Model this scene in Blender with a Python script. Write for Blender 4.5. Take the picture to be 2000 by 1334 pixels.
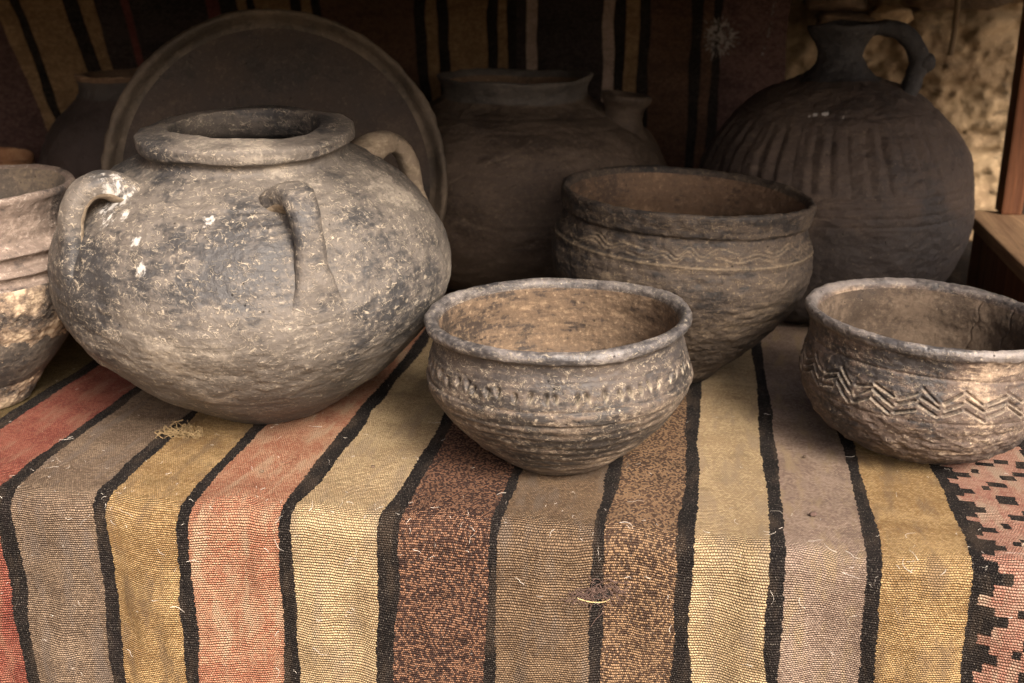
import bpy, math, random
import numpy as np
from mathutils import Vector

R = math.radians
scene = bpy.context.scene
for o in list(bpy.data.objects):
    bpy.data.objects.remove(o)
C = scene.collection

# ------------------------------------------------------------------ camera
cam_d = bpy.data.cameras.new('camera')
cam = bpy.data.objects.new('camera', cam_d)
C.objects.link(cam)
cam.location = (0, 0, 0.476)
cam.rotation_euler = (R(90 - 18.5), 0, R(10))
cam_d.sensor_width = 36
cam_d.lens = 39.42
cam_d.clip_start = 0.02
cam_d.clip_end = 500
cam_d.dof.use_dof = True
cam_d.dof.focus_distance = 1.06
cam_d.dof.aperture_fstop = 6.3
scene.camera = cam

# ------------------------------------------------------------------ sky, sun, exposure
SUN_EL, SUN_AZ = 39.0, 143.0          # azimuth clockwise from +Y: hazy sun in front of the stall, to the right
w = bpy.data.worlds.new('World')
scene.world = w
w.use_nodes = True
wn = w.node_tree
sky = wn.nodes.new('ShaderNodeTexSky')
sky.sky_type = 'NISHITA'
sky.sun_disc = False
sky.sun_elevation = R(SUN_EL)
sky.sun_rotation = R(SUN_AZ)
sky.dust_density = 7.0
sky.air_density = 0.7
sky.ozone_density = 0.3
wn.links.new(sky.outputs[0], wn.nodes['Background'].inputs[0])
wn.nodes['Background'].inputs[1].default_value = 0.09
sun_d = bpy.data.lights.new('sun', 'SUN')
sun_d.energy = 1.5
sun_d.angle = R(20)
sun_d.color = (1.0, 0.93, 0.82)
sun = bpy.data.objects.new('sun', sun_d)
C.objects.link(sun)
sv = Vector((math.sin(R(SUN_AZ)) * math.cos(R(SUN_EL)), math.cos(R(SUN_AZ)) * math.cos(R(SUN_EL)), math.sin(R(SUN_EL))))
sun.rotation_euler = sv.to_track_quat('Z', 'Y').to_euler()
vs = scene.view_settings
vs.view_transform = 'Standard'
vs.look = 'None'
vs.gamma = 1.0
vs.use_curve_mapping = False
vs.exposure = 2.0
vs.use_white_balance = True              # camera set for shade
vs.white_balance_temperature = 6700
vs.white_balance_tint = 13
scene.cycles.use_denoising = True
scene.cycles.max_bounces = 4
scene.cycles.diffuse_bounces = 3
scene.cycles.glossy_bounces = 1
scene.cycles.transmission_bounces = 0
scene.cycles.caustics_reflective = False
scene.cycles.use_adaptive_sampling = False

rng = np.random.default_rng(7)
random.seed(7)

# ------------------------------------------------------------------ numpy noise
def _hash(ix, iy, iz, seed):
    n = (ix * 374761393 + iy * 668265263 + iz * 2147483647 + seed * 974634777) & 0xFFFFFFFF
    n = ((n ^ (n >> 13)) * 1274126177) & 0xFFFFFFFF
    n = n ^ (n >> 16)
    return (n & 0xFFFF) / 65535.0

def vnoise(p, seed=0):
    f = np.floor(p)
    i = f.astype(np.int64)
    t = p - f
    t = t * t * t * (t * (t * 6 - 15) + 10)
    o = 0
    for dx in (0, 1):
        wx = t[..., 0] if dx else 1 - t[..., 0]
        for dy in (0, 1):
            wy = t[..., 1] if dy else 1 - t[..., 1]
            for dz in (0, 1):
                wz = t[..., 2] if dz else 1 - t[..., 2]
                o = o + wx * wy * wz * _hash(i[..., 0] + dx, i[..., 1] + dy, i[..., 2] + dz, seed)
    return o * 2 - 1

def fbm(p, seed=0, octv=4, gain=0.5):
    a, s, o = 1.0, 1.0, 0
    for k in range(octv):
        o = o + a * vnoise(p * s, seed + k * 17)
        a *= gain
        s *= 2.03
    return o

# ------------------------------------------------------------------ node helper
class NB:
    def __init__(self, name):
        self.m = bpy.data.materials.new(name)
        self.m.use_nodes = True
        self.t = self.m.node_tree
        self.b = self.t.nodes['Principled BSDF']
        self.b.inputs['Roughness'].default_value = 0.9
        self.b.inputs['Specular IOR Level'].default_value = 0.25
    def n(self, typ, **kw):
        nd = self.t.nodes.new('ShaderNode' + typ)
        for k, v in kw.items():
            setattr(nd, k, v)
        return nd
    def put(self, sock, v):
        if isinstance(v, (int, float)):
            sock.default_value = v
        elif isinstance(v, (tuple, list)):
            if len(v) == 3 and sock.type == 'RGBA':
                v = (*v, 1)
            sock.default_value = v
        else:
            self.t.links.new(v, sock)
    def obj(self):
        return self.n('TexCoord').outputs['Object']
    def uv(self):
        return self.n('TexCoord').outputs['UV']
    def attr(self, name):
        return self.n('Attribute', attribute_name=name).outputs['Fac']
    def mapping(self, v, scale=(1, 1, 1), loc=(0, 0, 0)):
        m = self.n('Mapping')
        self.put(m.inputs['Vector'], v)
        m.inputs['Scale'].default_value = scale
        m.inputs['Location'].default_value = loc
        return m.outputs[0]
    def noise(self, v, scale, detail=3, rough=0.5, dist=0.0):
        m = self.n('TexNoise')
        self.put(m.inputs['Vector'], v)
        m.inputs['Scale'].default_value = scale
        m.inputs['Detail'].default_value = detail
        m.inputs['Roughness'].default_value = rough
        m.inputs['Distortion'].default_value = dist
        return m.outputs['Fac']
    def math(self, op, a, b=0.0, c=0.0, clamp=False):
        m = self.n('Math', operation=op, use_clamp=clamp)
        self.put(m.inputs[0], a)
        self.put(m.inputs[1], b)
        if op in ('MULTIPLY_ADD',):
            self.put(m.inputs[2], c)
        return m.outputs[0]
    def ss(self, v, lo, hi, a=0.0, b=1.0):
        m = self.n('MapRange', interpolation_type='SMOOTHSTEP')
        self.put(m.inputs[0], v)
        m.inputs[1].default_value = lo
        m.inputs[2].default_value = hi
        m.inputs[3].default_value = a
        m.inputs[4].default_value = b
        return m.outputs[0]
    def mix(self, f, a, b, mode='MIX'):
        m = self.n('Mix', data_type='RGBA', blend_type=mode)
        self.put(m.inputs[0], f)
        self.put(m.inputs[6], a)
        self.put(m.inputs[7], b)
        return m.outputs[2]
    def bump(self, h, dist, strength=1.0, normal=None):
        m = self.n('Bump')
        self.put(m.inputs['Height'], h)
        m.inputs['Distance'].default_value = dist
        m.inputs['Strength'].default_value = strength
        if normal is not None:
            self.put(m.inputs['Normal'], normal)
        return m.outputs[0]
    def finish(self, col, normal=None, rough=None):
        self.put(self.b.inputs['Base Color'], col)
        if normal is not None:
            self.put(self.b.inputs['Normal'], normal)
        if rough is not None:
            self.put(self.b.inputs['Roughness'], rough)
        return self.m

def clay(name, dark, mid, light, dust, seed=0, patch=9.0, squig=1.0, streak=0.6, squig_scale=70.0,
         light_at=0.56, dark_at=0.44, rough=0.82, soot_shade=None, fine=0.6, spots=None, pits=0.045, spec=0.3, k=1.0, rimc=None):
    """hand-made low-fired pottery: smoke-clouded body, brushed streaks, root and straw marks, pits, dust in the cuts"""
    dark, mid, light, dust = [tuple(c * k for c in q_) for q_ in (dark, mid, light, dust)]
    b = NB(name)
    b.b.inputs['Specular IOR Level'].default_value = spec
    co = b.mapping(b.obj(), loc=(seed * 3.17, seed * 1.31, seed * 2.23))
    n1 = b.noise(co, patch, 4, 0.62)
    n2 = b.noise(b.mapping(co, (1, 1, 5.5)), patch * 3.4, 4, 0.66)
    n3 = b.noise(co, 170, 3, 0.7)
    v = b.math('ADD', b.math('MULTIPLY', n1, 1 - streak * 0.5), b.math('MULTIPLY', n2, streak * 0.5))
    v = b.math('ADD', v, b.math('MULTIPLY_ADD', n3, fine * 0.44, -fine * 0.22))
    col = b.mix(b.ss(v, dark_at - 0.06, dark_at + 0.06), dark, mid)
    col = b.mix(b.math('MULTIPLY', b.ss(v, light_at - 0.05, light_at + 0.08), 0.9), col, light)
    rw = None
    if soot_shade:  # smoke on the punched bowl; elsewhere underside shade painted into the clay
        z = b.n('SeparateXYZ')
        b.put(z.inputs[0], b.obj())
        zz = b.math('ADD', z.outputs[2], b.math('MULTIPLY_ADD', n1, 0.16, -0.08))
        col = b.mix(b.math('MULTIPLY', b.ss(zz, soot_shade[0], soot_shade[1]), soot_shade[3]), col, soot_shade[2])
    if rimc:
        rw = b.attr('rimw')
        rw = b.ss(b.math('ADD', rw, b.math('MULTIPLY_ADD', n2, 0.9, -0.45)), 0.25, 0.85)
        col = b.mix(b.math('MULTIPLY', rw, 0.88), col, b.mix(b.ss(v, 0.40, 0.60), rimc[0], rimc[1]))
    # squiggly root and straw marks: two families of broken contour lines
    sq = None
    big = b.ss(n2, 0.36, 0.58)
    for sc, off, wd in ((squig_scale, 4.1, 0.018), (squig_scale * 1.9, 9.3, 0.036)):
        c2 = b.mapping(co, (1, 1, 1.25), (off, off * 0.7, off * 1.9))
        a = b.math('ABSOLUTE', b.math('SUBTRACT', b.noise(c2, sc, 1, 0.5, 1.2), 0.5))
        ln = b.ss(a, 0.0, wd, 1, 0)
        mk = b.ss(b.noise(b.mapping(c2, loc=(2.2, 5.5, 1.1)), sc * 1.3, 0, 0.5), 0.48, 0.56)
        ln = b.math('MULTIPLY', ln, mk)
        sq = ln if sq is None else b.math('MAXIMUM', sq, ln)
    sq = b.math('MULTIPLY', sq, big)
    col = b.mix(b.math('MULTIPLY', sq, 0.62 * squig), col, dust)
    col = b.mix(b.math('MULTIPLY', b.ss(n3, 0.58, 0.74), 0.5 * fine), col, dust)
    # grit and pin holes
    vo = b.n('TexVoronoi', feature='F1')
    b.put(vo.inputs['Vector'], co)
    vo.inputs['Scale'].default_value = 190
    pick = b.n('SeparateColor')
    b.put(pick.inputs[0], vo.outputs['Color'])
    pit = b.math('MULTIPLY', b.ss(vo.outputs['Distance'], 0.08, 0.26, 1, 0), b.math('GREATER_THAN', pick.outputs[0], 1 - pits))
    grit = b.math('MULTIPLY', b.ss(vo.outputs['Distance'], 0.08, 0.25, 1, 0), b.math('LESS_THAN', pick.outputs[0], pits * 0.7))
    col = b.mix(b.math('MULTIPLY', pit, 0.75), col, tuple(c * 0.25 for c in dark))
    col = b.mix(b.math('MULTIPLY', grit, 0.6), col, dust)
    inc = b.attr('inc')
    col = b.mix(b.math('MULTIPLY', inc, b.ss(n3, 0.3, 0.6, 0.25, 0.9), clamp=True), col, dust)
    if spots:
        nz_ = b.noise(b.mapping(b.obj(), (1, 1, 0.55)), 150, 3, 0.65)
        for (x, y, z_, r_, st) in spots:
            m = b.n('VectorMath', operation='DISTANCE')
            b.put(m.inputs[0], b.mapping(b.obj(), (1, 1, st)))
            m.inputs[1].default_value = (x, y, z_ * st)
            am = 4.6 * r_
            dd = b.math('ADD', m.outputs['Value'], b.math('MULTIPLY_ADD', nz_, am, -am * 0.5))
            col = b.mix(b.math('MULTIPLY', b.ss(dd, r_ * 0.1, r_, 1, 0), 0.45), col, (0.66, 0.65, 0.62))
    h = b.math('ADD', b.math('MULTIPLY', n3, 0.8), b.math('MULTIPLY', sq, 0.30 * squig))
    h = b.math('SUBTRACT', h, b.math('MULTIPLY', pit, 0.7))
    nrm = b.bump(h, 0.0018, 0.9)
    rg = b.ss(v, 0.35, 0.65, rough - 0.18, min(1, rough + 0.08))
    if rw is not None:
        rg = b.math('SUBTRACT', rg, b.math('MULTIPLY', rw, 0.22))
    return b.finish(col, nrm, rg)

# ------------------------------------------------------------------ object helpers
def link(o):
    C.objects.link(o)
    return o

def tag(o, label=None, cat=None, group=None, kind=None):
    if label: o['label'] = label
    if cat: o['category'] = cat
    if group: o['group'] = group
    if kind: o['kind'] = kind
    return o

def empty(name, loc, rz=0.0, tilt=0.0, pitch=0.0):
    o = bpy.data.objects.new(name, None)
    o.empty_display_size = 0.05
    o.location = loc
    o.rotation_euler = (pitch, tilt, rz)
    return link(o)

def mesh_np(name, verts, quads, mat, parent=None, normals=None, attrs=None, uv=None, mats=None, midx=None):
    me = bpy.data.meshes.new(name)
    verts = np.asarray(verts, dtype=np.float32).reshape(-1, 3)
    quads = np.asarray(quads, dtype=np.int32)
    k = quads.shape[1]
    me.vertices.add(len(verts))
    me.vertices.foreach_set('co', verts.ravel())
    me.loops.add(quads.size)
    me.loops.foreach_set('vertex_index', quads.ravel())
    me.polygons.add(len(quads))
    me.polygons.foreach_set('loop_start', np.arange(0, quads.size, k, dtype=np.int32))
    me.polygons.foreach_set('use_smooth', np.ones(len(quads), dtype=bool))
    for m in (mats or [mat]):
        me.materials.append(m)
    if midx is not None:
        me.polygons.foreach_set('material_index', np.asarray(midx, dtype=np.int32))
    me.update(calc_edges=True)
    if uv is not None:
        l = me.uv_layers.new(name='UVMap')
        l.data.foreach_set('uv', np.asarray(uv, dtype=np.float32)[quads.ravel()].ravel())
    for an, av in (attrs or {}).items():
        a = me.attributes.new(an, 'FLOAT', 'POINT')
        a.data.foreach_set('value', np.asarray(av, dtype=np.float32).ravel())
    me.validate(clean_customdata=False)
    if normals is not None:
        me.normals_split_custom_set_from_vertices(np.asarray(normals, dtype=np.float32).reshape(-1, 3))
    o = bpy.data.objects.new(name, me)
    link(o)
    if parent is not None:
        o.parent = parent
    return o

def grid_quads(n, m, wrap=False):
    i, j = np.meshgrid(np.arange(n - 1), np.arange(m if wrap else m - 1), indexing='ij')
    a = i * m + j
    b = i * m + (j + 1) % m
    c = (i + 1) * m + (j + 1) % m
    d = (i + 1) * m + j
    return np.stack([a, b, c, d], -1).reshape(-1, 4)

def catmull(pts, step):
    """smooth curve through pts (with points repeated = sharper), sampled about every step"""
    p = np.array(pts, float)
    p = np.vstack([2 * p[0] - p[1], p, 2 * p[-1] - p[-2]])
    out, marks = [], []
    for k in range(1, len(p) - 2):
        p0, p1, p2, p3 = p[k - 1], p[k], p[k + 1], p[k + 2]
        d0 = max(np.linalg.norm(p1 - p0) ** 0.5, 1e-5); d1 = max(np.linalg.norm(p2 - p1) ** 0.5, 1e-5); d2 = max(np.linalg.norm(p3 - p2) ** 0.5, 1e-5)
        n = max(2, int(round(np.linalg.norm(p2 - p1) / step)))
        t0, t1, t2, t3 = 0, d0, d0 + d1, d0 + d1 + d2
        t = np.linspace(t1, t2, n, endpoint=False)[:, None]
        A1 = (t1 - t) / (t1 - t0) * p0 + (t - t0) / (t1 - t0) * p1
        A2 = (t2 - t) / (t2 - t1) * p1 + (t - t1) / (t2 - t1) * p2
        A3 = (t3 - t) / (t3 - t2) * p2 + (t - t2) / (t3 - t2) * p3
        B1 = (t2 - t) / (t2 - t0) * A1 + (t - t0) / (t2 - t0) * A2
        B2 = (t3 - t) / (t3 - t1) * A2 + (t - t1) / (t3 - t1) * A3
        marks.append(len(out))
        out.extend((t2 - t) / (t2 - t1) * B1 + (t - t1) / (t2 - t1) * B2)
    marks.append(len(out))
    out.append(p[-2])
    return np.array(out), marks

def vessel(root, mat, outer, inner, nt, step, inner_step, cuts, seed=0, wob=0.006, rough_amp=0.0009, low_amp=0.0025,
           rim_wave=0.002, fn=None, mats=None, rim_w=0.0065, rim_off=-0.003):
    """lathe with hand-made unevenness. outer: bottom centre to lip top, inner: lip top to inner bottom.
    cuts: [(name, first profile point, last profile point)] over the joined profile."""
    o, mo = catmull(outer, step)
    n_, mi = catmull([outer[-1]] + list(inner), inner_step)
    prof = np.vstack([o, n_[1:]])
    marks = mo + [len(o) - 1 + k for k in mi[1:]]
    prof[:, 0] = np.maximum(prof[:, 0], 1e-4)
    r, z = prof[:, 0], prof[:, 1]
    dr, dz = np.gradient(r), np.gradient(z)
    L = np.hypot(dr, dz) + 1e-9
    nr, nz = dz / L, -dr / L
    th = np.linspace(0, 2 * math.pi, nt, endpoint=False)
    T = th[None, :]
    RR, ZZ = r[:, None] + 0 * T, z[:, None] + 0 * T
    # out-of-round and wavy rim
    zt = z.max()
    RR = RR * (1 + wob * np.cos(2 * T + seed) * (ZZ / zt) + wob * 0.6 * np.cos(3 * T + seed * 2.3) * (ZZ / zt))
    ZZ = ZZ + rim_wave * (np.cos(2 * T + seed * 1.7) + 0.6 * np.cos(3 * T + seed * 0.6) + 0.35 * np.cos(5 * T + seed)) * np.clip(ZZ / zt, 0, 1) ** 3
    P = np.stack([RR * np.sin(T), -RR * np.cos(T), ZZ], -1)
    N = np.stack([nr[:, None] * np.sin(T), -nr[:, None] * np.cos(T), nz[:, None] + 0 * T], -1)
    d = low_amp * fbm(P * np.array([14, 14, 20.]) + seed * 7.7, seed, 3)
    d = d + rough_amp * fbm(P * np.array([70, 70, 130.]) + seed * 3.1, seed + 5, 3, 0.6)
    inc = np.zeros_like(RR)
    arc = np.concatenate([[0], np.cumsum(np.hypot(np.diff(r), np.diff(z)))])
    la = np.abs(arc - arc[len(o) - 1] - rim_off) - rim_w
    rimw = np.clip(1 - la / (rim_w * 2.0), 0, 1)[:, None] + 0 * T
    if fn is not None:
        dd, ii = fn(T, RR, ZZ, np.arange(len(r))[:, None] + 0 * T.astype(int), len(o))
        d = d + dd
        inc = inc + ii
    foot = np.clip(ZZ / 0.006, 0, 1)
    outside = (np.arange(len(r)) < len(o))[:, None]
    d = d * np.where(outside, foot, 1.0)
    P = P + N * d[..., None]
    # normals from the finished surface
    du = np.roll(P, -1, 1) - np.roll(P, 1, 1)
    dv = np.gradient(P, axis=0)
    NN = np.cross(du, dv)
    NN /= (np.linalg.norm(NN, axis=-1, keepdims=True) + 1e-12)
    NN[0] = (0, 0, -1); NN[-1] = (0, 0, 1)
    for (nm, a, b_) in cuts:
        ia, ib = marks[a], marks[b_]
        sub, nn = P[ia:ib + 1], NN[ia:ib + 1]
        q = grid_quads(ib - ia + 1, nt, True)
        mesh_np(nm, sub, q, (mats or {}).get(nm, mat), root, nn, {'inc': inc[ia:ib + 1], 'rimw': rimw[ia:ib + 1]})
    return prof

def sweep(name, path, widths, thicks, mat, parent, side, seg=36, seed=0, step=0.0025, amp=0.0009, outer_mat=None):
    """strap of oval section along a 3-D path. side: direction of the strap's width"""
    ctrl = np.hstack([np.array(path, float), np.array(widths)[:, None], np.array(thicks)[:, None]])
    c, _ = catmull(ctrl, step)
    p = c[:, :3]
    tan = np.gradient(p, axis=0)
    tan /= np.linalg.norm(tan, axis=1, keepdims=True)
    s = np.array(side, float); s /= np.linalg.norm(s)
    s = s[None, :] - tan * (tan @ s)[:, None]
    s /= np.linalg.norm(s, axis=1, keepdims=True)
    u = np.cross(tan, s)
    a = np.linspace(0, 2 * math.pi, seg, endpoint=False)
    ca, sa = np.cos(a), np.sin(a)
    sq = lambda x: np.sign(x) * np.abs(x) ** 0.75
    V = p[:, None, :] + s[:, None, :] * (c[:, 3, None] * 0.5 * sq(ca)[None, :])[..., None] + u[:, None, :] * (c[:, 4, None] * 0.5 * sq(sa)[None, :])[..., None]
    ctr = p[:, None, :]
    dirv = V - ctr
    dirv /= np.linalg.norm(dirv, axis=-1, keepdims=True) + 1e-9
    V = V + dirv * (amp * fbm(V * 90 + seed, seed, 3))[..., None]
    V = np.concatenate([np.repeat(p[:1, None, :], seg, 1), V, np.repeat(p[-1:, None, :], seg, 1)], 0)
    kw = {}
    if outer_mat is not None:
        mid = len(p) // 2
        out = np.sign((p[mid] - p.mean(0)) @ u[mid])
        am = a + math.pi / seg
        kw = dict(mats=[mat, outer_mat], midx=np.repeat((np.sin(am) * out > -0.35).astype(int)[None, :], len(V) - 1, 0).ravel())
    return mesh_np(name, V, grid_quads(len(V), seg, True)[:, ::-1], mat, parent, None, {'inc': np.zeros(V.shape[:2])}, **kw)

def box(name, lo, hi, mat, parent=None, bevel=0.004, sub=(1, 1, 1), jitter=0.0):
    import bmesh
    bm = bmesh.new()
    bmesh.ops.create_cube(bm, size=1)
    for v in bm.verts:
        v.co = Vector([lo[k] + (v.co[k] + 0.5) * (hi[k] - lo[k]) for k in range(3)])
    if bevel:
        bmesh.ops.bevel(bm, geom=bm.edges[:], offset=bevel, segments=2, affect='EDGES', profile=0.6)
    if jitter:
        for v in bm.verts:
            v.co += Vector([random.uniform(-jitter, jitter) for _ in range(3)])
    me = bpy.data.meshes.new(name)
    bm.to_mesh(me); bm.free()
    me.materials.append(mat)
    o = link(bpy.data.objects.new(name, me))
    if parent is not None: o.parent = parent
    return o

# ================================================================== STRUCTURE
def sand_mat():
    b = NB('sand')
    co = b.obj()
    col = b.mix(b.noise(co, 3, 5), (0.20, 0.16, 0.115), (0.27, 0.22, 0.16))
    return b.finish(col, b.bump(b.noise(co, 40, 4), 0.02))

def wood_mat(name, a, c, axis=1, scale=1.0, rough=0.75):
    b = NB(name)
    s = [14, 14, 14]; s[axis] = 0.9
    co = b.mapping(b.obj(), tuple(k * scale for k in s))
    n = b.noise(co, 3.2, 6, 0.65, 1.2)
    f = b.noise(b.mapping(co, (4, 4, 4)), 6, 3, 0.6)
    col = b.mix(b.ss(n, 0.32, 0.68), a, c)
    col = b.mix(b.math('MULTIPLY', b.ss(f, 0.55, 0.75), 0.5), col, tuple(k * 0.4 for k in a))
    return b.finish(col, b.bump(b.math('ADD', n, b.math('MULTIPLY', f, 0.6)), 0.002, 0.7), rough)

def stone_mat(name, a, c, sc=9):
    b = NB(name)
    co = b.obj()
    n = b.noise(co, sc, 6, 0.62, 0.5)
    f = b.noise(co, 90, 5, 0.65)
    col = b.mix(b.ss(n, 0.35, 0.65), a, c)
    col = b.mix(b.math('MULTIPLY', b.ss(f, 0.52, 0.68), 0.5), col, tuple(min(1, k * 1.35) for k in c))
    col = b.mix(b.math('MULTIPLY', b.ss(b.noise(b.mapping(co, (1, 1, 2.4)), 26, 4, 0.6), 0.60, 0.72), 0.7), col, (0.10, 0.075, 0.05))
    return b.finish(col, b.bump(b.math('ADD', f, n), 0.006, 0.8))

M_sand = sand_mat()
mesh_np('ground', [(-40, -40, -0.78), (40, -40, -0.78), (40, 40, -0.78), (-40, 40, -0.78)], [(0, 1, 2, 3)], M_sand)['kind'] = 'structure'
M_board = wood_mat('weathered_board', (0.10, 0.065, 0.04), (0.17, 0.115, 0.07), axis=0)
# unseen stall roof, added and placed to shade the back row
CEIL_Z, CEIL_Y = 0.51, 0.85
tag(box('shade_roof', (-2.4, CEIL_Y, CEIL_Z), (0.75, 2.3, CEIL_Z + 0.03), M_board, bevel=0.003), kind='structure')
for lo, hi in (((-1.31, -1.40, -0.78), (-1.26, 1.55, CEIL_Z + 1.3)), ((-1.66, 1.50, -0.78), (-1.62, 2.3, CEIL_Z))):  # unseen walls added to block light from the sides
    tag(box('shade_wall', lo, hi, M_board, bevel=0.003), kind='structure')

# rough mud-and-rubble wall behind
M_wall = stone_mat('mud_wall', (0.19, 0.13, 0.075), (0.34, 0.25, 0.15))
nx, nz_ = 300, 220
gx, gz = np.meshgrid(np.linspace(-2.4, 1.6, nx * 2), np.linspace(-0.78, 0.82, nz_), indexing='xy')
pp = np.stack([gx, gx * 0, gz], -1)
rel = 0.6 * (0.045 * fbm(pp * np.array([5, 1, 8.]), 3, 3) + 0.016 * np.abs(fbm(pp * np.array([15, 1, 28.]), 8, 4, 0.6)) + 0.010 * fbm(pp * np.array([45, 1, 80.]), 4, 4, 0.65))
V = np.stack([gx, 2.17 - rel, gz], -1)
wall = mesh_np('stone_wall', V, grid_quads(nz_, nx * 2), M_wall)
tag(wall, 'rough tan mud and rubble wall showing behind the jug', 'wall')
M_stone = stone_mat('rubble_stone', (0.22, 0.15, 0.09), (0.46, 0.34, 0.20), 14)
M_stone_d = stone_mat('dark_stone', (0.07, 0.05, 0.035), (0.15, 0.105, 0.07), 14)

def stone(c, s, mat, seed, parent):
    n, m = 18, 26
    a = np.linspace(0, math.pi, n)[:, None]
    t = np.linspace(0, 2 * math.pi, m, endpoint=False)[None, :]
    d = np.stack([np.sin(a) * np.cos(t), np.sin(a) * np.sin(t), np.cos(a) + 0 * t], -1)
    d = np.sign(d) * np.abs(d) ** 0.8
    k = 1 + 0.22 * fbm(d * 1.7 + seed * 9, seed, 3)
    return mesh_np('stone', d * k[..., None] * np.array(s) + np.array(c), grid_quads(n, m, True)[:, ::-1], mat, parent)

for k, (c, s, m) in enumerate([((0.195, 2.06, 0.425), (0.055, 0.05, 0.022), M_stone_d), ((0.275, 2.07, 0.455), (0.05, 0.05, 0.03), M_stone),
                               ((0.285, 2.06, 0.398), (0.035, 0.04, 0.016), M_stone), ((0.17, 2.08, 0.475), (0.06, 0.05, 0.03), M_stone),
                               ((0.215, 2.06, 0.388), (0.05, 0.045, 0.016), M_stone_d), ((0.40, 2.08, 0.452), (0.10, 0.06, 0.045), M_stone_d), ((0.50, 2.09, 0.47), (0.09, 0.05, 0.05), M_stone_d)]):  # last two lumps stand in for a diagonal shadow and a plank
    stone(c, s, m, k + 2, wall)

# ------------------------------------------------------------------ woven kilims
def weave(name, col_a, col_b, speck=None, warm=0.0, pu=0.0023, pv=0.0024, dark_gap=0.75, bump=1.0, worn=None, seed=0):
    """slit-woven wool: a bead for each weft over warp, drawn from cloth UVs given in metres"""
    def dusty(c):
        l = 0.3 * c[0] + 0.6 * c[1] + 0.1 * c[2]
        g_ = 1.0 if name.startswith('hanging') else 0.74
        return tuple(g_ * (0.97 * x + 0.03 * l * w_) for x, w_ in zip(c, (1.12, 1.0, 0.80)))
    col_a, col_b = dusty(col_a), dusty(col_b)
    worn = dusty(worn) if worn else None
    speck = (dusty(speck[0]), speck[1]) if speck else None
    pv = pv * (0.90 + 0.05 * ((seed * 7) % 5))
    b = NB(name)
    uv = b.uv()
    wv = b.noise(b.mapping(uv, (14, 14, 1), (seed, 0, 0)), 1, 3)
    sx = b.n('SeparateXYZ')
    b.put(sx.inputs[0], uv)
    u = b.math('ADD', sx.outputs[0], b.math('MULTIPLY', b.math('SUBTRACT', b.noise(b.mapping(uv, (60, 60, 1)), 1, 2), 0.5), 0.0030))
    v = b.math('ADD', sx.outputs[1], b.math('MULTIPLY', b.math('SUBTRACT', wv, 0.5), 0.009))
    v = b.math('ADD', v, b.math('MULTIPLY', b.math('SUBTRACT', b.noise(b.mapping(uv, (90, 90, 1), (3, 3, 0)), 1, 2), 0.5), 0.0020))
    vr = b.math('DIVIDE', v, pv)
    row = b.math('FLOOR', vr)
    ur = b.math('ADD', b.math('DIVIDE', u, pu), b.math('MULTIPLY', b.math('MODULO', row, 2.0), 0.5))
    colm = b.math('FLOOR', ur)
    fu, fv = b.math('FRACT', ur), b.math('FRACT', vr)
    hu = b.math('SINE', b.math('MULTIPLY', fu, math.pi))
    hv = b.math('SINE', b.math('MULTIPLY', fv, math.pi))
    h = b.math('MULTIPLY', b.ss(hu, 0.0, 0.75, 0.52, 1.0), b.math('POWER', hv, 0.75))
    cell = b.n('CombineXYZ')
    b.put(cell.inputs[0], colm); b.put(cell.inputs[1], row)
    wn_ = b.n('TexWhiteNoise', noise_dimensions='2D')
    b.put(wn_.inputs['Vector'], cell.outputs[0])
    rnd = wn_.outputs['Value']
    big = b.noise(b.mapping(uv, (9, 22, 1), (seed * 2.1, seed, 0)), 1, 5, 0.6)
    fib = b.noise(b.mapping(uv, (900, 320, 1)), 1, 1, 0.7)
    rowv = b.noise(b.mapping(uv, (7, 240, 1), (seed, 4, 0)), 1, 3, 0.7)
    col = b.mix(b.ss(b.math('ADD', b.math('MULTIPLY', big, 0.6), b.math('ADD', b.math('MULTIPLY', rnd, 0.22), b.math('MULTIPLY', rowv, 0.25))), 0.40, 0.68), col_a, col_b)
    if speck:
        cl = b.noise(b.mapping(uv, (500, 200, 1), (1.7, seed, 0)), 1, 1)
        s = b.math('ADD', b.math('MULTIPLY', rnd, 0.9), b.math('MULTIPLY', cl, 0.2))
        col = b.mix(b.ss(s, speck[1] - 0.16, speck[1] + 0.16), col, speck[0])
    # soil and rubbed patches
    soil = b.ss(b.noise(b.mapping(uv, (26, 34, 1), (5.1, seed, 0)), 1, 5, 0.65), 0.50, 0.72)
    col = b.mix(b.math('MULTIPLY', soil, 0.45), col, tuple(k * 0.45 for k in col_a))
    if worn:
        wr = b.ss(b.noise(b.mapping(uv, (55, 14, 1), (8.1, seed * 1.7, 0)), 1, 4, 0.62), 0.48, 0.66)
        col = b.mix(b.math('MULTIPLY', wr, 0.75), col, worn)
    col = b.mix(b.math('MULTIPLY', b.ss(fib, 0.58, 0.74), 0.22), col, (0.55, 0.50, 0.42))
    # dark warp between the weft beads, with crevice shade painted into the gaps
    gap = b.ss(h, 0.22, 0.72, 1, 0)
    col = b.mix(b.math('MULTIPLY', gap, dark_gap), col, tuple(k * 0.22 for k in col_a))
    hh = b.math('ADD', h, b.math('ADD', b.math('MULTIPLY', fib, 0.35), b.math('MULTIPLY', rnd, 0.25)))
    b.b.inputs['Specular IOR Level'].default_value = 0.08
    return b.finish(col, b.bump(hh, 0.0026 * bump, 1.0), 0.95)

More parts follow.
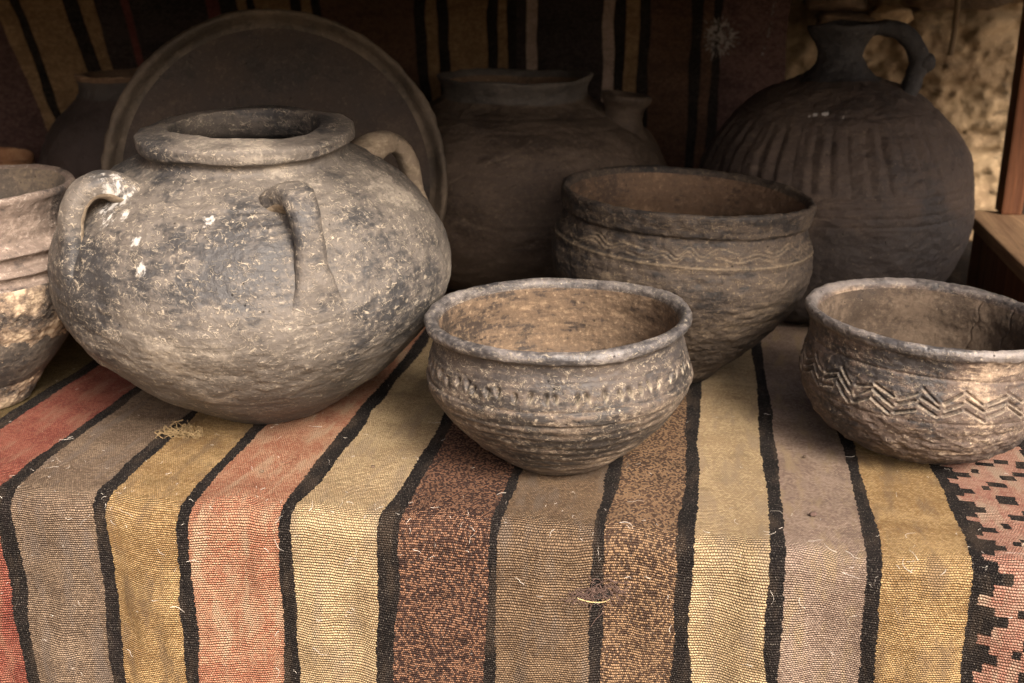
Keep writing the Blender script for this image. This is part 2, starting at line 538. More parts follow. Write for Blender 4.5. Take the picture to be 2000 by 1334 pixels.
DK = (0.020, 0.018, 0.018); DK2 = (0.045, 0.038, 0.034)
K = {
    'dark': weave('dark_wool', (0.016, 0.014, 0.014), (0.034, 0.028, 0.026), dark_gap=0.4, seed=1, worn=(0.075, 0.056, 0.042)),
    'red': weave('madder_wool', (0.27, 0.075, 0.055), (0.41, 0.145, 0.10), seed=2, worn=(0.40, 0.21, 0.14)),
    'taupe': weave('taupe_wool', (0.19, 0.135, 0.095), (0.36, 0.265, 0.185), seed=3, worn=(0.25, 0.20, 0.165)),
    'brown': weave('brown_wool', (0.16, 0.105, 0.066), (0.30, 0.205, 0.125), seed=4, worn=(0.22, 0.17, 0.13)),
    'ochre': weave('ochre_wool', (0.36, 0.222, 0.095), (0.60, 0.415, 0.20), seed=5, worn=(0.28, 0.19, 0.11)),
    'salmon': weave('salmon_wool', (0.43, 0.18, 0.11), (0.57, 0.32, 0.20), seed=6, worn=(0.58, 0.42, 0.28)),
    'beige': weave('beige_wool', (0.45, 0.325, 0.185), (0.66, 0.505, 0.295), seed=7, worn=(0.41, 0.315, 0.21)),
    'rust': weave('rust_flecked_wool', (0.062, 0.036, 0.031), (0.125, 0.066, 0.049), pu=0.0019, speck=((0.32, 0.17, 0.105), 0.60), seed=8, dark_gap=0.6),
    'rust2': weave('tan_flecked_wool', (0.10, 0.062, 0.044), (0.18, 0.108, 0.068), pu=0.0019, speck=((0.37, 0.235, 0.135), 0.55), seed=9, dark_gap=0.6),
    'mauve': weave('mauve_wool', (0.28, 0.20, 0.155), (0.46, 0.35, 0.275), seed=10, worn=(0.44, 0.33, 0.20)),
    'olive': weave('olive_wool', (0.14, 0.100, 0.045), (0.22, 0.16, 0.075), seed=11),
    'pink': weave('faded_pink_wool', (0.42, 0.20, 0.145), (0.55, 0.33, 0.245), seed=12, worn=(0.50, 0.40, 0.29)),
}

def cloth_surface(u, s):
    """table cloth: s runs along the cloth from the back (0) over the edge at s = S0 and down the front"""
    rf = 0.024
    y_edge = 0.873 + 0.005 * np.sin(u * 5.0 + 1) + 0.004 * fbm(np.stack([u * 13, u * 0, u * 0 + 1], -1), 14, 3)
    S0 = 1.10
    arc = rf * math.pi / 2
    a = np.clip((s - S0) / rf, 0, math.pi / 2)
    down = np.maximum(s - S0 - arc, 0)
    y = np.where(s < S0, y_edge + rf + (S0 - s), y_edge + rf - rf * np.sin(a))
    z = np.where(s < S0, 0.0, -rf + rf * np.cos(a) - down)
    p3 = np.stack([u * 9, s * 9, u * 0], -1)
    low = fbm(p3, 21, 3)
    hang = np.clip((s - S0) / 0.12, 0, 1)
    y = y - hang * (0.010 * np.sin(u * 9 + 0.6 + s * 2) * np.clip(down / 0.3, 0, 1) + 0.008 * fbm(np.stack([u * 16, s * 6, u * 0 + 2], -1), 33, 3))
    top = np.clip((S0 - s) / 0.05, 0, 1)
    z = z + top * 0.0012 * low + (1 - top) * (1 - hang) * 0.005 * fbm(np.stack([u * 14, s * 6, u * 0 + 5], -1), 9, 3)
    x = u + hang * 0.012 * down / 0.3 * np.sin(u * 7 + 0.4)
    return np.stack([x, y, z], -1)

def stripes_cloth(root, surf, s_vals, edges, kinds, wobble, jag, names, du=0.006, vscale=1.0, mats=K):
    eps = 1e-3
    n = len(s_vals)
    lines = []
    for k, e in enumerate(edges):
        wv = wobble * fbm(np.stack([s_vals * 7, s_vals * 0 + k // 2 * 3.1, s_vals * 0], -1), 51 + k // 2, 3)
        wv = wv + 0.25 * wobble * fbm(np.stack([s_vals * 22, s_vals * 0 + k * 7.3, s_vals * 0], -1), 91, 2)
        wv = wv + jag * (rng.random(n) * 2 - 1)
        lines.append(e + wv)
    out = []
    for k in range(len(edges) - 1):
        m = max(3, int((edges[k + 1] - edges[k]) / du) + 1)
        f = np.linspace(0, 1, m)[None, :]
        U = lines[k][:, None] * (1 - f) + lines[k + 1][:, None] * f
        S = s_vals[:, None] + 0 * f
        P = surf(U, S)
        NN = np.cross(surf(U + eps, S) - surf(U - eps, S), surf(U, S + eps) - surf(U, S - eps))
        NN /= np.linalg.norm(NN, axis=-1, keepdims=True)
        kd = kinds[k]
        o = mesh_np('stripe', P, grid_quads(n, m)[:, ::-1], mats[kd], root, -NN, None, np.stack([U, S * vscale], -1).reshape(-1, 2))
        o['label'] = names[kd]
        out.append(o)
    return out, lines

E0 = [-1.60, -1.30, -1.285, -1.19, -1.175, -1.06, -1.045, -0.985, -0.97, -0.885, -0.87, -0.760, -0.742,
      -0.6605, -0.6456, -0.563, -0.548, -0.4756, -0.4584, -0.3748, -0.3576, -0.2781, -0.2605, -0.1786, -0.1644, -0.0827, -0.0703, -0.009, 0.0053, 0.0686, 0.0839, 0.1506, 0.1655, 0.2365]
KIND = ['taupe', 'dark', 'red', 'dark', 'brown', 'dark', 'ochre', 'dark', 'red', 'dark', 'olive', 'dark', 'red', 'dark', 'taupe', 'dark', 'ochre', 'dark', 'salmon', 'dark', 'beige', 'dark', 'rust', 'dark', 'brown', 'dark',
        'rust2', 'dark', 'beige', 'dark', 'mauve', 'dark', 'ochre']
NM = {'dark': 'narrow black stripe', 'red': 'madder red stripe', 'taupe': 'grey brown stripe', 'brown': 'brown stripe', 'ochre': 'ochre yellow stripe',
      'salmon': 'salmon pink stripe', 'beige': 'pale yellow beige stripe', 'rust': 'dark rust flecked stripe', 'rust2': 'tan and black flecked stripe',
      'mauve': 'mauve grey stripe', 'olive': 'olive brown stripe'}
kil = empty('kilim_cloth', (0, 0, 0))
tag(kil, 'striped woven wool kilim covering the table and hanging over its front edge', 'kilim')
s_top = np.concatenate([np.linspace(-0.12, 0.75, 230, endpoint=False), np.arange(0.75, 1.62, 0.0026)])
E0 = [e + (0.0007 if KIND[k] == 'dark' else -0.0007 if KIND[k - 1] == 'dark' else 0) if 0 < k < len(KIND) else e for k, e in enumerate(E0)]
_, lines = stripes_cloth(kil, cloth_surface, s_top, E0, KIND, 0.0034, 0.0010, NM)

# stepped border at the right: blocks of black and pink woven in courses
def stepped_border():
    n = len(s_top)
    cols = np.arange(0, 0.36, 0.0035)
    U = lines[-1][:, None] + cols[None, :]
    U = np.where(cols[None, :] > 0, lines[-1].mean() + (U - lines[-1].mean()), U)
    S = s_top[:, None] + 0 * U
    P = cloth_surface(U, S)
    eps = 1e-3
    NN = np.cross(cloth_surface(U + eps, S) - cloth_surface(U - eps, S), cloth_surface(U, S + eps) - cloth_surface(U, S - eps))
    NN /= np.linalg.norm(NN, axis=-1, keepdims=True)
    course = 0.0098
    sc = (s_top[:-1] + s_top[1:]) / 2
    jj = np.floor(sc / course).astype(int)
    cc = (cols[:-1] + cols[1:]) / 2
    # widths of the black step by course: a staircase that comes and goes, then diagonal flecks
    st = np.array([0.009, 0.018, 0.028, 0.017, 0.008, 0.021, 0.030, 0.019])
    rn = np.random.default_rng(3)
    jit = rn.random(4000) * 0.004
    edge = st[jj % 8] + jit[jj + 50]
    dark = cc[None, :] < edge[:, None]
    ph = (cc[None, :] + 0.016 * (jj % 4)[:, None] + jit[jj + 99][:, None]) % 0.048
    fleck = (cc[None, :] > 0.038) & (ph < 0.016) & ((jj % 3) != 2)[:, None]
    far = cc[None, :] > 0.085 + 0.012 * ((jj // 2) % 3)[:, None]
    mi = np.where(dark | fleck | far, 0, 1)
    o = mesh_np('stepped_border', P, grid_quads(n, len(cols))[:, ::-1], None, kil, -NN, None, np.stack([U, S], -1).reshape(-1, 2),
                mats=[K['dark'], K['pink']], midx=mi.ravel())
    o['label'] = 'border of black and pink stepped blocks'
stepped_border()

# ------------------------------------------------------------------ hanging kilim behind
W = {}
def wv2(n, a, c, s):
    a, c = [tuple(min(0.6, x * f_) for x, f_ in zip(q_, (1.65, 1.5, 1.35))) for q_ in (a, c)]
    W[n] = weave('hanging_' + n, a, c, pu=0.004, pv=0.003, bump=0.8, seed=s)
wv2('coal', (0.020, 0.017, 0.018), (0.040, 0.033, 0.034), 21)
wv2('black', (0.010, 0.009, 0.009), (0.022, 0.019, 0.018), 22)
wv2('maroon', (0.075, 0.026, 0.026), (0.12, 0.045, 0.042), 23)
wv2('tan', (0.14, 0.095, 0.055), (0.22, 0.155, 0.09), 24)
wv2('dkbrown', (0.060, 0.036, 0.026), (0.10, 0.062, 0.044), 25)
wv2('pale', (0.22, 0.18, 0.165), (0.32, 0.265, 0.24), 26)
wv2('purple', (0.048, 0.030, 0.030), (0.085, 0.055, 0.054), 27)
WN = {'coal': 'charcoal stripe', 'black': 'black stripe', 'maroon': 'maroon stripe', 'tan': 'tan stripe', 'dkbrown': 'dark brown stripe', 'pale': 'thin pale grey stripe', 'purple': 'dark purple brown stripe'}
BE = [-1.75, -1.250, -1.228, -1.213, -1.144, -1.118, -1.097, -1.051, -1.036, -0.909, -0.888, -0.860, -0.844, -0.830, -0.767, -0.745, -0.723, -0.706, -0.538, -0.517, -0.497, -0.477, -0.407,
      -0.388, -0.370, -0.352, -0.338, -0.318, -0.193, -0.173, -0.156, -0.133, -0.113, -0.043, -0.026, -0.009, 0.008, 0.119]
BK = ['purple', 'tan', 'black', 'tan', 'black', 'tan', 'coal', 'maroon', 'coal', 'maroon', 'black', 'tan', 'black', 'tan', 'black', 'tan', 'black', 'dkbrown', 'black', 'tan', 'black', 'tan',
      'black', 'tan', 'black', 'coal', 'pale', 'coal', 'pale', 'black', 'tan', 'black', 'dkbrown', 'black', 'dkbrown', 'black', 'purple']
def hang_surface(u, s):
    z = 0.80 - s
    lean = np.clip((-0.35 - u) / 0.9, 0, 1)
    x = u + lean * 0.30 * (0.42 - z)
    y = 2.02 - 0.018 * np.sin(u * 7 + 1 + s) - 0.012 * fbm(np.stack([u * 6, s * 2.5, u * 0], -1), 71, 2) - 0.22 * np.clip((-0.75 - u) / 0.6, 0, 1) ** 1.5 - 0.05 * np.clip((0.42 - z), 0, 1) * lean
    return np.stack([x, y, z], -1)
hk = empty('hanging_kilim', (0, 0, 0))
tag(hk, 'dark brown and black striped kilim hanging as a backdrop behind the pots', 'kilim')
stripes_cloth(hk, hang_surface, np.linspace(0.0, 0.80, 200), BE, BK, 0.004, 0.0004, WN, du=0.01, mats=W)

M_splash = NB('pale_splash')
M_splash.b.inputs['Alpha'].default_value = 1.0
M_splash.put(M_splash.b.inputs['Alpha'], M_splash.ss(M_splash.noise(M_splash.obj(), 170, 4, 0.7), 0.40, 0.56))
M_splash = M_splash.finish((0.20, 0.175, 0.16))
def splash(cx, cz, r0, r1, n, seed, parent):
    rn = random.Random(seed)
    vs_, fs = [(cx, 0, cz)], []
    y0 = float(hang_surface(np.array([cx]), np.array([0.80 - cz]))[0, 1])
    m = n * 4
    for k in range(m):
        a = 2 * math.pi * k / m
        rr = (r1 * rn.uniform(0.72, 1.1) if k % 4 == 0 else r0 * rn.uniform(0.85, 1.05) if k % 4 != 2 else r0 * rn.uniform(0.75, 0.95))
        vs_.append((cx + rr * math.cos(a), 0, cz + 1.15 * rr * math.sin(a)))
    out = []
    for (x, _, z) in vs_:
        out.append((x, float(hang_surface(np.array([x]), np.array([0.80 - z]))[0, 1]) - 0.0025, z))
    tri = [(0, k, k % m + 1) for k in range(1, m + 1)]
    o = mesh_np('paint_splash', out, tri, M_splash, parent)
    return o
splash(0.005, 0.362, 0.025, 0.038, 26, 5, hk)['label'] = 'pale star shaped splash'
for (x, z, l) in ((0.090, 0.408, 0.012), (0.086, 0.374, 0.014), (0.078, 0.338, 0.010), (0.071, 0.262, 0.008)):
    ys = float(hang_surface(np.array([x]), np.array([0.80 - z]))[0, 1]) - 0.0025
    mesh_np('paint_drip', [(x - 0.003, ys, z - l), (x + 0.001, ys, z - l * 0.9), (x + 0.005, ys, z + l), (x + 0.001, ys, z + l * 0.9)], [(0, 1, 2, 3)], M_splash, hk)

# ------------------------------------------------------------------ woodwork at the right
M_ledge = wood_mat('worn_plank', (0.17, 0.10, 0.055), (0.31, 0.20, 0.11), axis=1)
M_red = wood_mat('red_brown_wood', (0.085, 0.032, 0.014), (0.16, 0.065, 0.028), axis=2)
M_darkw = wood_mat('dark_wood', (0.018, 0.013, 0.010), (0.035, 0.025, 0.018), axis=2)
lg = empty('wooden_ledge', (0.394, 1.30, 0))
tag(lg, 'low wooden ledge with a pale worn top beside the jug', 'ledge')
box('top_board', (0.0, 0.0, 0.100), (0.16, 0.50, 0.120), M_ledge, lg, 0.003)
box('side_board', (0.012, 0.01, 0.0), (0.03, 0.49, 0.100), M_red, lg, 0.002)
box('front_board', (0.03, 0.012, 0.0), (0.15, 0.03, 0.099), M_red, lg, 0.002)
pf = empty('wooden_post', (0.438, 1.77, 0.12))
tag(pf, 'red brown wooden door post with a dark panel at the right edge', 'post')
box('post', (0.0, 0.0, 0.0), (0.030, 0.045, 0.68), M_red, pf, 0.003)
box('panel', (0.0305, 0.008, 0.0), (0.20, 0.03, 0.68), M_darkw, pf, 0.002)
M_cord = NB('cord').finish((0.16, 0.115, 0.07))
cord_pts = [(0.3855, 2.02, 0.80), (0.3855, 2.02, 0.6), (0.386, 2.018, 0.45), (0.386, 2.02, 0.36), (0.384, 2.02, 0.335)]
cd = sweep('cord', cord_pts, [0.009] * 5, [0.008] * 5, M_cord, None, (1, 0, 0), seg=10, step=0.01)
tag(cd, 'short pale brown cord hanging against the stone wall', 'cord')

# ================================================================== POTTERY
def ang(a, r, z):
    a = R(a)
    return (r * math.sin(a), -r * math.cos(a), z)

def face_cam(x, y):
    return math.atan2(-x, y)

# ---- large four-handled pot
M_big = clay('grey_smoked_clay', (0.036, 0.035, 0.036), (0.125, 0.109, 0.094), (0.32, 0.282, 0.232), (0.58, 0.50, 0.38), soot_shade=(0.125, 0.015, (0.062, 0.055, 0.050), 0.72), k=0.74, fine=0.5, rough=0.72, spec=0.4, seed=1, patch=8.5, squig=0.9, streak=0.5, squig_scale=62,  # lower belly darkened in the colour, standing for shade underneath
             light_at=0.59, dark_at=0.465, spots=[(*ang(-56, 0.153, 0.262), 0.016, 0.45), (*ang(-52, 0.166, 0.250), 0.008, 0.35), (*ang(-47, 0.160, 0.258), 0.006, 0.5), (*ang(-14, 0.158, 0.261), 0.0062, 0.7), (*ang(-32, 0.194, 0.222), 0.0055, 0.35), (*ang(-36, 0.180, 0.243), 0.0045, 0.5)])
bx, by = -0.483, 1.129
big = empty('four_handled_pot', (bx, by, 0.0025), face_cam(bx, by), R(-0.5), R(4.2))
tag(big, 'large round grey clay pot with loop handles and a wide flat rim', 'pot')
outer = [(0, 0), (0.045, 0), (0.062, 0.003), (0.078, 0.012), (0.109, 0.034), (0.153, 0.072), (0.188, 0.110), (0.2060, 0.142), (0.2105, 0.170), (0.2045, 0.203), (0.184, 0.237), (0.150, 0.267), (0.118, 0.284), (0.1050, 0.2905),
         (0.1030, 0.2970), (0.1062, 0.3008), (0.1098, 0.3025), (0.1110, 0.3038), (0.1114, 0.3130), (0.1100, 0.3152), (0.090, 0.3185)]
inner = [(0.0792, 0.3200), (0.0768, 0.3186), (0.0760, 0.310), (0.082, 0.294), (0.12, 0.272), (0.175, 0.225), (0.197, 0.17), (0.19, 0.12), (0.13, 0.05), (0.06, 0.018), (0, 0.014)]
def big_fn(T, RR, ZZ, I, no):
    out = I < no
    g = lambda z0, w_: np.exp(-((ZZ - z0) / w_) ** 2)
    d = -0.0012 * g(0.268, 0.0014) * out - 0.0008 * g(0.258, 0.0012) * (0.5 + 0.5 * np.sin(T * 2 + 1)) * out
    d += 0.0010 * np.sin(ZZ * 520 + 0.8 * np.sin(T * 2)) * np.clip((ZZ - 0.23) / 0.04, 0, 1) * (ZZ < 0.29) * out * 0.4
    return d, np.zeros_like(RR)
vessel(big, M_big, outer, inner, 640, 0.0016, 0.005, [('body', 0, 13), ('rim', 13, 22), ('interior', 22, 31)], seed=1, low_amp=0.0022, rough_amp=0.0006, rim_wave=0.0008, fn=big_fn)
M_handle = clay('tan_clay_handle', (0.085, 0.068, 0.052), (0.19, 0.15, 0.108), (0.32, 0.26, 0.185), (0.46, 0.39, 0.29), k=0.85, seed=5, patch=16, squig=0.3, streak=0.4)
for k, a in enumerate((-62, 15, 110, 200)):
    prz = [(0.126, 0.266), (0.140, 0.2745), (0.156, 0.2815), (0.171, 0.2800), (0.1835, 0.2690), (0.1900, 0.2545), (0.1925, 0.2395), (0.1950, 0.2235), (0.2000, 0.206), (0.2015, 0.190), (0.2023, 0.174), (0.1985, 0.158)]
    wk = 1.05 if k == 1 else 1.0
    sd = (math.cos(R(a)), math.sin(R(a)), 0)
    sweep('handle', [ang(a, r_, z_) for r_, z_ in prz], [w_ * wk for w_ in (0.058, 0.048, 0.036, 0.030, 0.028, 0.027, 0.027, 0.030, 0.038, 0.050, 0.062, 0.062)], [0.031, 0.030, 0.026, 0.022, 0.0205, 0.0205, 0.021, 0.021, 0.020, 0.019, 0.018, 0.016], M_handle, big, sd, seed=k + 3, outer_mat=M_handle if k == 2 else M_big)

RIM = ((0.035, 0.034, 0.036), (0.155, 0.143, 0.138))
# ---- small bowl in front, with a row of punched marks
M_mid = clay('punched_bowl_clay', (0.028, 0.024, 0.022), (0.110, 0.083, 0.062), (0.37, 0.285, 0.195), (0.60, 0.52, 0.385), rimc=RIM, soot_shade=(0.080, 0.125, (0.040, 0.035, 0.034), 0.6), k=0.85, rough=0.72, spec=0.4, seed=2, patch=11, squig=0.75, streak=0.95, squig_scale=95, light_at=0.59, dark_at=0.475)
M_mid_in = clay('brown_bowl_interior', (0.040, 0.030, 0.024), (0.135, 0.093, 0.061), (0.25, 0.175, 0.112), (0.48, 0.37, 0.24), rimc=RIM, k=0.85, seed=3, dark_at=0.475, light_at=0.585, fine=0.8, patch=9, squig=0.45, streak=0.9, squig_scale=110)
mx, my = -0.134, 1.042
midb = empty('punched_bowl', (mx, my, 0), face_cam(mx, my), R(-1.3))
tag(midb, 'small open clay bowl at the front with a row of punched marks', 'bowl')
outer = [(0, 0), (0.032, 0), (0.047, 0.002), (0.058, 0.008), (0.081, 0.026), (0.107, 0.053), (0.1245, 0.077), (0.1315, 0.096), (0.1290, 0.104), (0.1275, 0.114), (0.1245, 0.124), (0.1215, 0.135), (0.1230, 0.1430), (0.1285, 0.1465), (0.1303, 0.1515), (0.1280, 0.1560), (0.1240, 0.1570)]
inner = [(0.1195, 0.1545), (0.1165, 0.148), (0.1165, 0.135), (0.118, 0.115), (0.115, 0.085), (0.098, 0.050), (0.065, 0.023), (0.03, 0.014), (0, 0.013)]
rm = np.random.default_rng(11)
PK = [(2 * math.pi * (k + rm.uniform(-0.3, 0.3)) / 60, 0.1135 + rm.uniform(-0.0018, 0.0018), rm.uniform(0.0014, 0.0023), rm.uniform(0.0034, 0.0050), rm.uniform(-0.25, 0.35)) for k in range(60)]
def mid_fn(T, RR, ZZ, I, no):
    out = I < no
    d = np.zeros_like(RR); inc = np.zeros_like(RR)
    rows = np.where(((ZZ[:, 0] > 0.100) & (ZZ[:, 0] < 0.128) & out[:, 0]))[0]
    a, e = rows[0], rows[-1] + 1
    for (t0, z0, wx, wz, ln) in PK:
        dt = (T - t0 + math.pi) % (2 * math.pi) - math.pi
        js = np.where(np.abs(dt[0]) * 0.13 < 0.009)[0]
        X = dt[0][js][None, :] * 0.13
        Zl = ZZ[a:e][:, js] - z0
        X = X - ln * Zl
        wl = wx * (1.0 + 0.5 * np.clip(Zl / wz, -1, 1))
        g = np.exp(-(X / wl) ** 2 - (np.abs(Zl) / wz) ** 3)
        rim_ = np.exp(-((X + wx * 1.9) / wx) ** 2 - (Zl / wz) ** 2)
        d[np.ix_(range(a, e), js)] += -0.0052 * g + 0.0006 * rim_
        inc[np.ix_(range(a, e), js)] += 0.55 * np.exp(-((X - wx * 0.9) / (wx * 0.8)) ** 2 - ((Zl + wz * 0.5) / (wz * 0.8)) ** 2)
    g = lambda z0, w_: np.exp(-((ZZ - z0) / w_) ** 2) * out
    d += -0.0011 * g(0.1005, 0.0013) - 0.0009 * g(0.086 + 0.0015 * np.sin(T * 2), 0.0011) - 0.0007 * g(0.1245 + 0.001 * np.sin(T * 3 + 1), 0.001)
    d += 0.0008 * np.sin(ZZ * 640 + np.sin(T * 3)) * out * (ZZ < 0.09) * 0.5
    return d, np.clip(inc, 0, 1)
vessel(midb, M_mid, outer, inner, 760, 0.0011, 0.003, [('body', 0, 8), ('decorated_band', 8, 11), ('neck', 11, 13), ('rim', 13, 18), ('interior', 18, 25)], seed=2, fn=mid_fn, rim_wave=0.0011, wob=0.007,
       mats={'interior': M_mid_in}, low_amp=0.0012, rough_amp=0.0005)

# ---- bowl at the right with cut chevrons
M_rt = clay('chevron_bowl_clay', (0.024, 0.021, 0.021), (0.090, 0.064, 0.050), (0.34, 0.255, 0.18), (0.54, 0.46, 0.335), rimc=RIM, soot_shade=(0.060, 0.012, (0.028, 0.022, 0.020), 0.65), k=0.85, rough=0.72, spec=0.4, seed=4, patch=9, squig=0.5, streak=0.7, squig_scale=90, light_at=0.60, dark_at=0.48)  # shade under the bowl put into the clay colour near its foot
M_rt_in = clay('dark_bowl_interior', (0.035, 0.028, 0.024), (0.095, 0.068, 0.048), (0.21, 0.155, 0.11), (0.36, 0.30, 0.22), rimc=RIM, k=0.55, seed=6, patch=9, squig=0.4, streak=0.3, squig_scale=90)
rx, ry = 0.224, 1.143
rtb = empty('chevron_bowl', (rx, ry, 0.001), face_cam(rx, ry), R(2.4))
tag(rtb, 'clay bowl at the right with a band of cut zigzag chevrons', 'bowl')
outer = [(0, 0), (0.036, 0), (0.054, 0.002), (0.072, 0.009), (0.099, 0.027), (0.1155, 0.050), (0.1215, 0.074), (0.1195, 0.092), (0.1170, 0.105), (0.1160, 0.119), (0.1185, 0.130), (0.1225, 0.1355), (0.1238, 0.1400), (0.1222, 0.1440), (0.1185, 0.1452)]
inner = [(0.1140, 0.1425), (0.1105, 0.135), (0.1065, 0.12), (0.109, 0.095), (0.105, 0.065), (0.085, 0.033), (0.05, 0.016), (0, 0.013)]
rc = np.random.default_rng(5)
SEG = []
NP_ = 18
for k in range(NP_):
    u0 = k * 2 * math.pi * 0.12 / NP_
    L = 2 * math.pi * 0.12 / NP_
    jz = rc.uniform(-0.002, 0.002)
    for q in range(3):
        zz = 0.1010 - q * 0.0074 + jz
        j = lambda: rc.uniform(-0.0018, 0.0018)
        SEG.append((u0 + 0.03 * L + j(), zz + j(), u0 + 0.43 * L + j(), zz - 0.0105 + j()))
        if rc.random() > 0.06:
            SEG.append((u0 + 0.54 * L + j(), zz - 0.0092 + j(), u0 + 0.92 * L + j(), zz - 0.0028 + j()))
def rt_fn(T, RR, ZZ, I, no):
    out = I < no
    d = np.zeros_like(RR); inc = np.zeros_like(RR)
    rows = np.where(((ZZ[:, 0] > 0.066) & (ZZ[:, 0] < 0.112) & out[:, 0]))[0]
    a, e = rows[0], rows[-1] + 1
    U = T[0] * 0.12
    for (x0, z0, x1, z1) in SEG:
        js = np.where((U > x0 - 0.004) & (U < x1 + 0.004))[0]
        X = U[js][None, :]; Zl = ZZ[a:e][:, js]
        vx, vz = x1 - x0, z1 - z0
        t = np.clip(((X - x0) * vx + (Zl - z0) * vz) / (vx * vx + vz * vz), 0, 1)
        ds = np.hypot(X - x0 - t * vx, Zl - z0 - t * vz)
        sgn = Zl - z0 - t * vz
        dep = 0.6 + 0.6 * ((x0 * 977.0) % 1.0)
        d[np.ix_(range(a, e), js)] += -0.0034 * dep * np.exp(-(ds / (0.00075 + 0.0005 * (1 - t))) ** 2) + 0.0006 * np.exp(-((ds - 0.0019) / 0.0008) ** 2) * (sgn < 0)
        inc[np.ix_(range(a, e), js)] += 0.30 * np.exp(-((ds - 0.0016) / 0.0007) ** 2) * (sgn < 0)
    g = lambda z0, w_: np.exp(-((ZZ - z0) / w_) ** 2) * out
    d += -0.0014 * g(0.112 + 0.0012 * np.sin(T * 2 + 2), 0.0012) - 0.0009 * g(0.070 + 0.0016 * np.sin(T * 3), 0.0012)
    P = np.stack([RR * np.sin(T), -RR * np.cos(T), ZZ], -1)
    d += out * 0.0012 * fbm(P * np.array([85, 85, 190.]), 77, 3, 0.6) * np.clip((0.072 - ZZ) / 0.012, 0, 1)
    # old cracks inside
    for (t0, wv_) in ((0.62 * math.pi, 0.04), (0.86 * math.pi, 0.03), (0.75 * math.pi, 0.05)):
        tt = T - t0 - wv_ * np.sin(ZZ * 90) - 0.02 * np.sin(ZZ * 260)
        d += -0.0011 * np.exp(-(tt * 0.11 / 0.0010) ** 2) * (~out) * (ZZ > 0.05) * (ZZ < 0.136)
    return d, np.clip(inc, 0, 1)
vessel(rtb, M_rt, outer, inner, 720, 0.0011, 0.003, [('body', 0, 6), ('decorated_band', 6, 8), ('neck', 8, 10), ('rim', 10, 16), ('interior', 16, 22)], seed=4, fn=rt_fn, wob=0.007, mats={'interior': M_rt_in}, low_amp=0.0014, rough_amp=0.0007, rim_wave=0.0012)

# ---- taller bowl behind with combed waves
M_bk = clay('wave_bowl_clay', (0.022, 0.019, 0.018), (0.072, 0.055, 0.042), (0.17, 0.13, 0.09), (0.40, 0.31, 0.20), k=0.637, seed=7, patch=8, squig=0.4, streak=0.9, squig_scale=80)
M_bk_in = clay('rust_bowl_interior', (0.048, 0.031, 0.021), (0.100, 0.063, 0.039), (0.16, 0.104, 0.064), (0.32, 0.23, 0.14), seed=8, patch=9, squig=0.3, streak=0.5)
kx, ky = -0.036, 1.316
bkb = empty('wave_bowl', (kx, ky, 0.001), face_cam(kx, ky), R(3.2))
tag(bkb, 'deep dark clay bowl with combed wavy lines behind the small front bowl', 'bowl')
outer = [(0, 0), (0.040, 0), (0.050, 0.003), (0.066, 0.020), (0.097, 0.052), (0.127, 0.086), (0.147, 0.120), (0.1530, 0.143), (0.1530, 0.158), (0.1505, 0.172), (0.1470, 0.184), (0.1435, 0.194), (0.1420, 0.2000), (0.1450, 0.2030), (0.1470, 0.212), (0.1485, 0.2220), (0.1480, 0.2265), (0.1450, 0.2285)]
inner = [(0.1410, 0.2270), (0.1385, 0.220), (0.1365, 0.205), (0.138, 0.185), (0.144, 0.155), (0.138, 0.12), (0.10, 0.06), (0.05, 0.02), (0, 0.015)]
def bk_fn(T, RR, ZZ, I, no):
    out = I < no
    d = np.zeros_like(RR); inc = np.zeros_like(RR)
    ph = T * 24 + 1.3 * np.sin(T * 5) + 0.6 * np.sin(T * 11)
    am = 0.0042 * (0.75 + 0.35 * np.sin(T * 7 + 1))
    for q in range(3):
        zc = 0.1855 - 0.0042 * (q - 1) + am * np.sin(ph + 0.25 * q) + 0.0012 * np.sin(T * 3)
        gate = np.clip(np.sin(T * 9 + q * 1.7) * 2 + 1.7, 0, 1)
        ds = (ZZ - zc) / np.sqrt(1 + (am * 24 / 0.148 * np.cos(ph)) ** 2)
        d += -0.0011 * np.exp(-(ds / 0.0009) ** 2) * out * gate
        inc += 0.38 * np.exp(-((ds + 0.0009) / 0.0008) ** 2) * out * gate
    g = lambda z0, w_: np.exp(-((ZZ - z0) / w_) ** 2) * out
    d += 0.0016 * g(0.1725, 0.0016) - 0.0010 * g(0.1765, 0.0012) - 0.0008 * g(0.166, 0.001)
    inc += 0.45 * g(0.1725, 0.0014)
    # broken lip at the left
    tt = ((T + 1.45 + math.pi) % (2 * math.pi)) - math.pi
    d += -0.004 * np.exp(-(tt / 0.10) ** 2) * (ZZ > 0.219) * np.clip((ZZ - 0.219) / 0.006, 0, 1)
    d += -0.0020 * np.exp(-((tt - 0.22 - 0.05 * np.sin(ZZ * 200)) * 0.14 / 0.0012) ** 2) * (~out) * (ZZ > 0.15)
    return d, np.clip(inc, 0, 1)
vessel(bkb, M_bk, outer, inner, 600, 0.0014, 0.004, [('body', 0, 9), ('decorated_band', 9, 12), ('rim', 12, 19), ('interior', 19, 26)], seed=7, fn=bk_fn, wob=0.007, mats={'interior': M_bk_in}, rim_wave=0.0014, low_amp=0.0015)

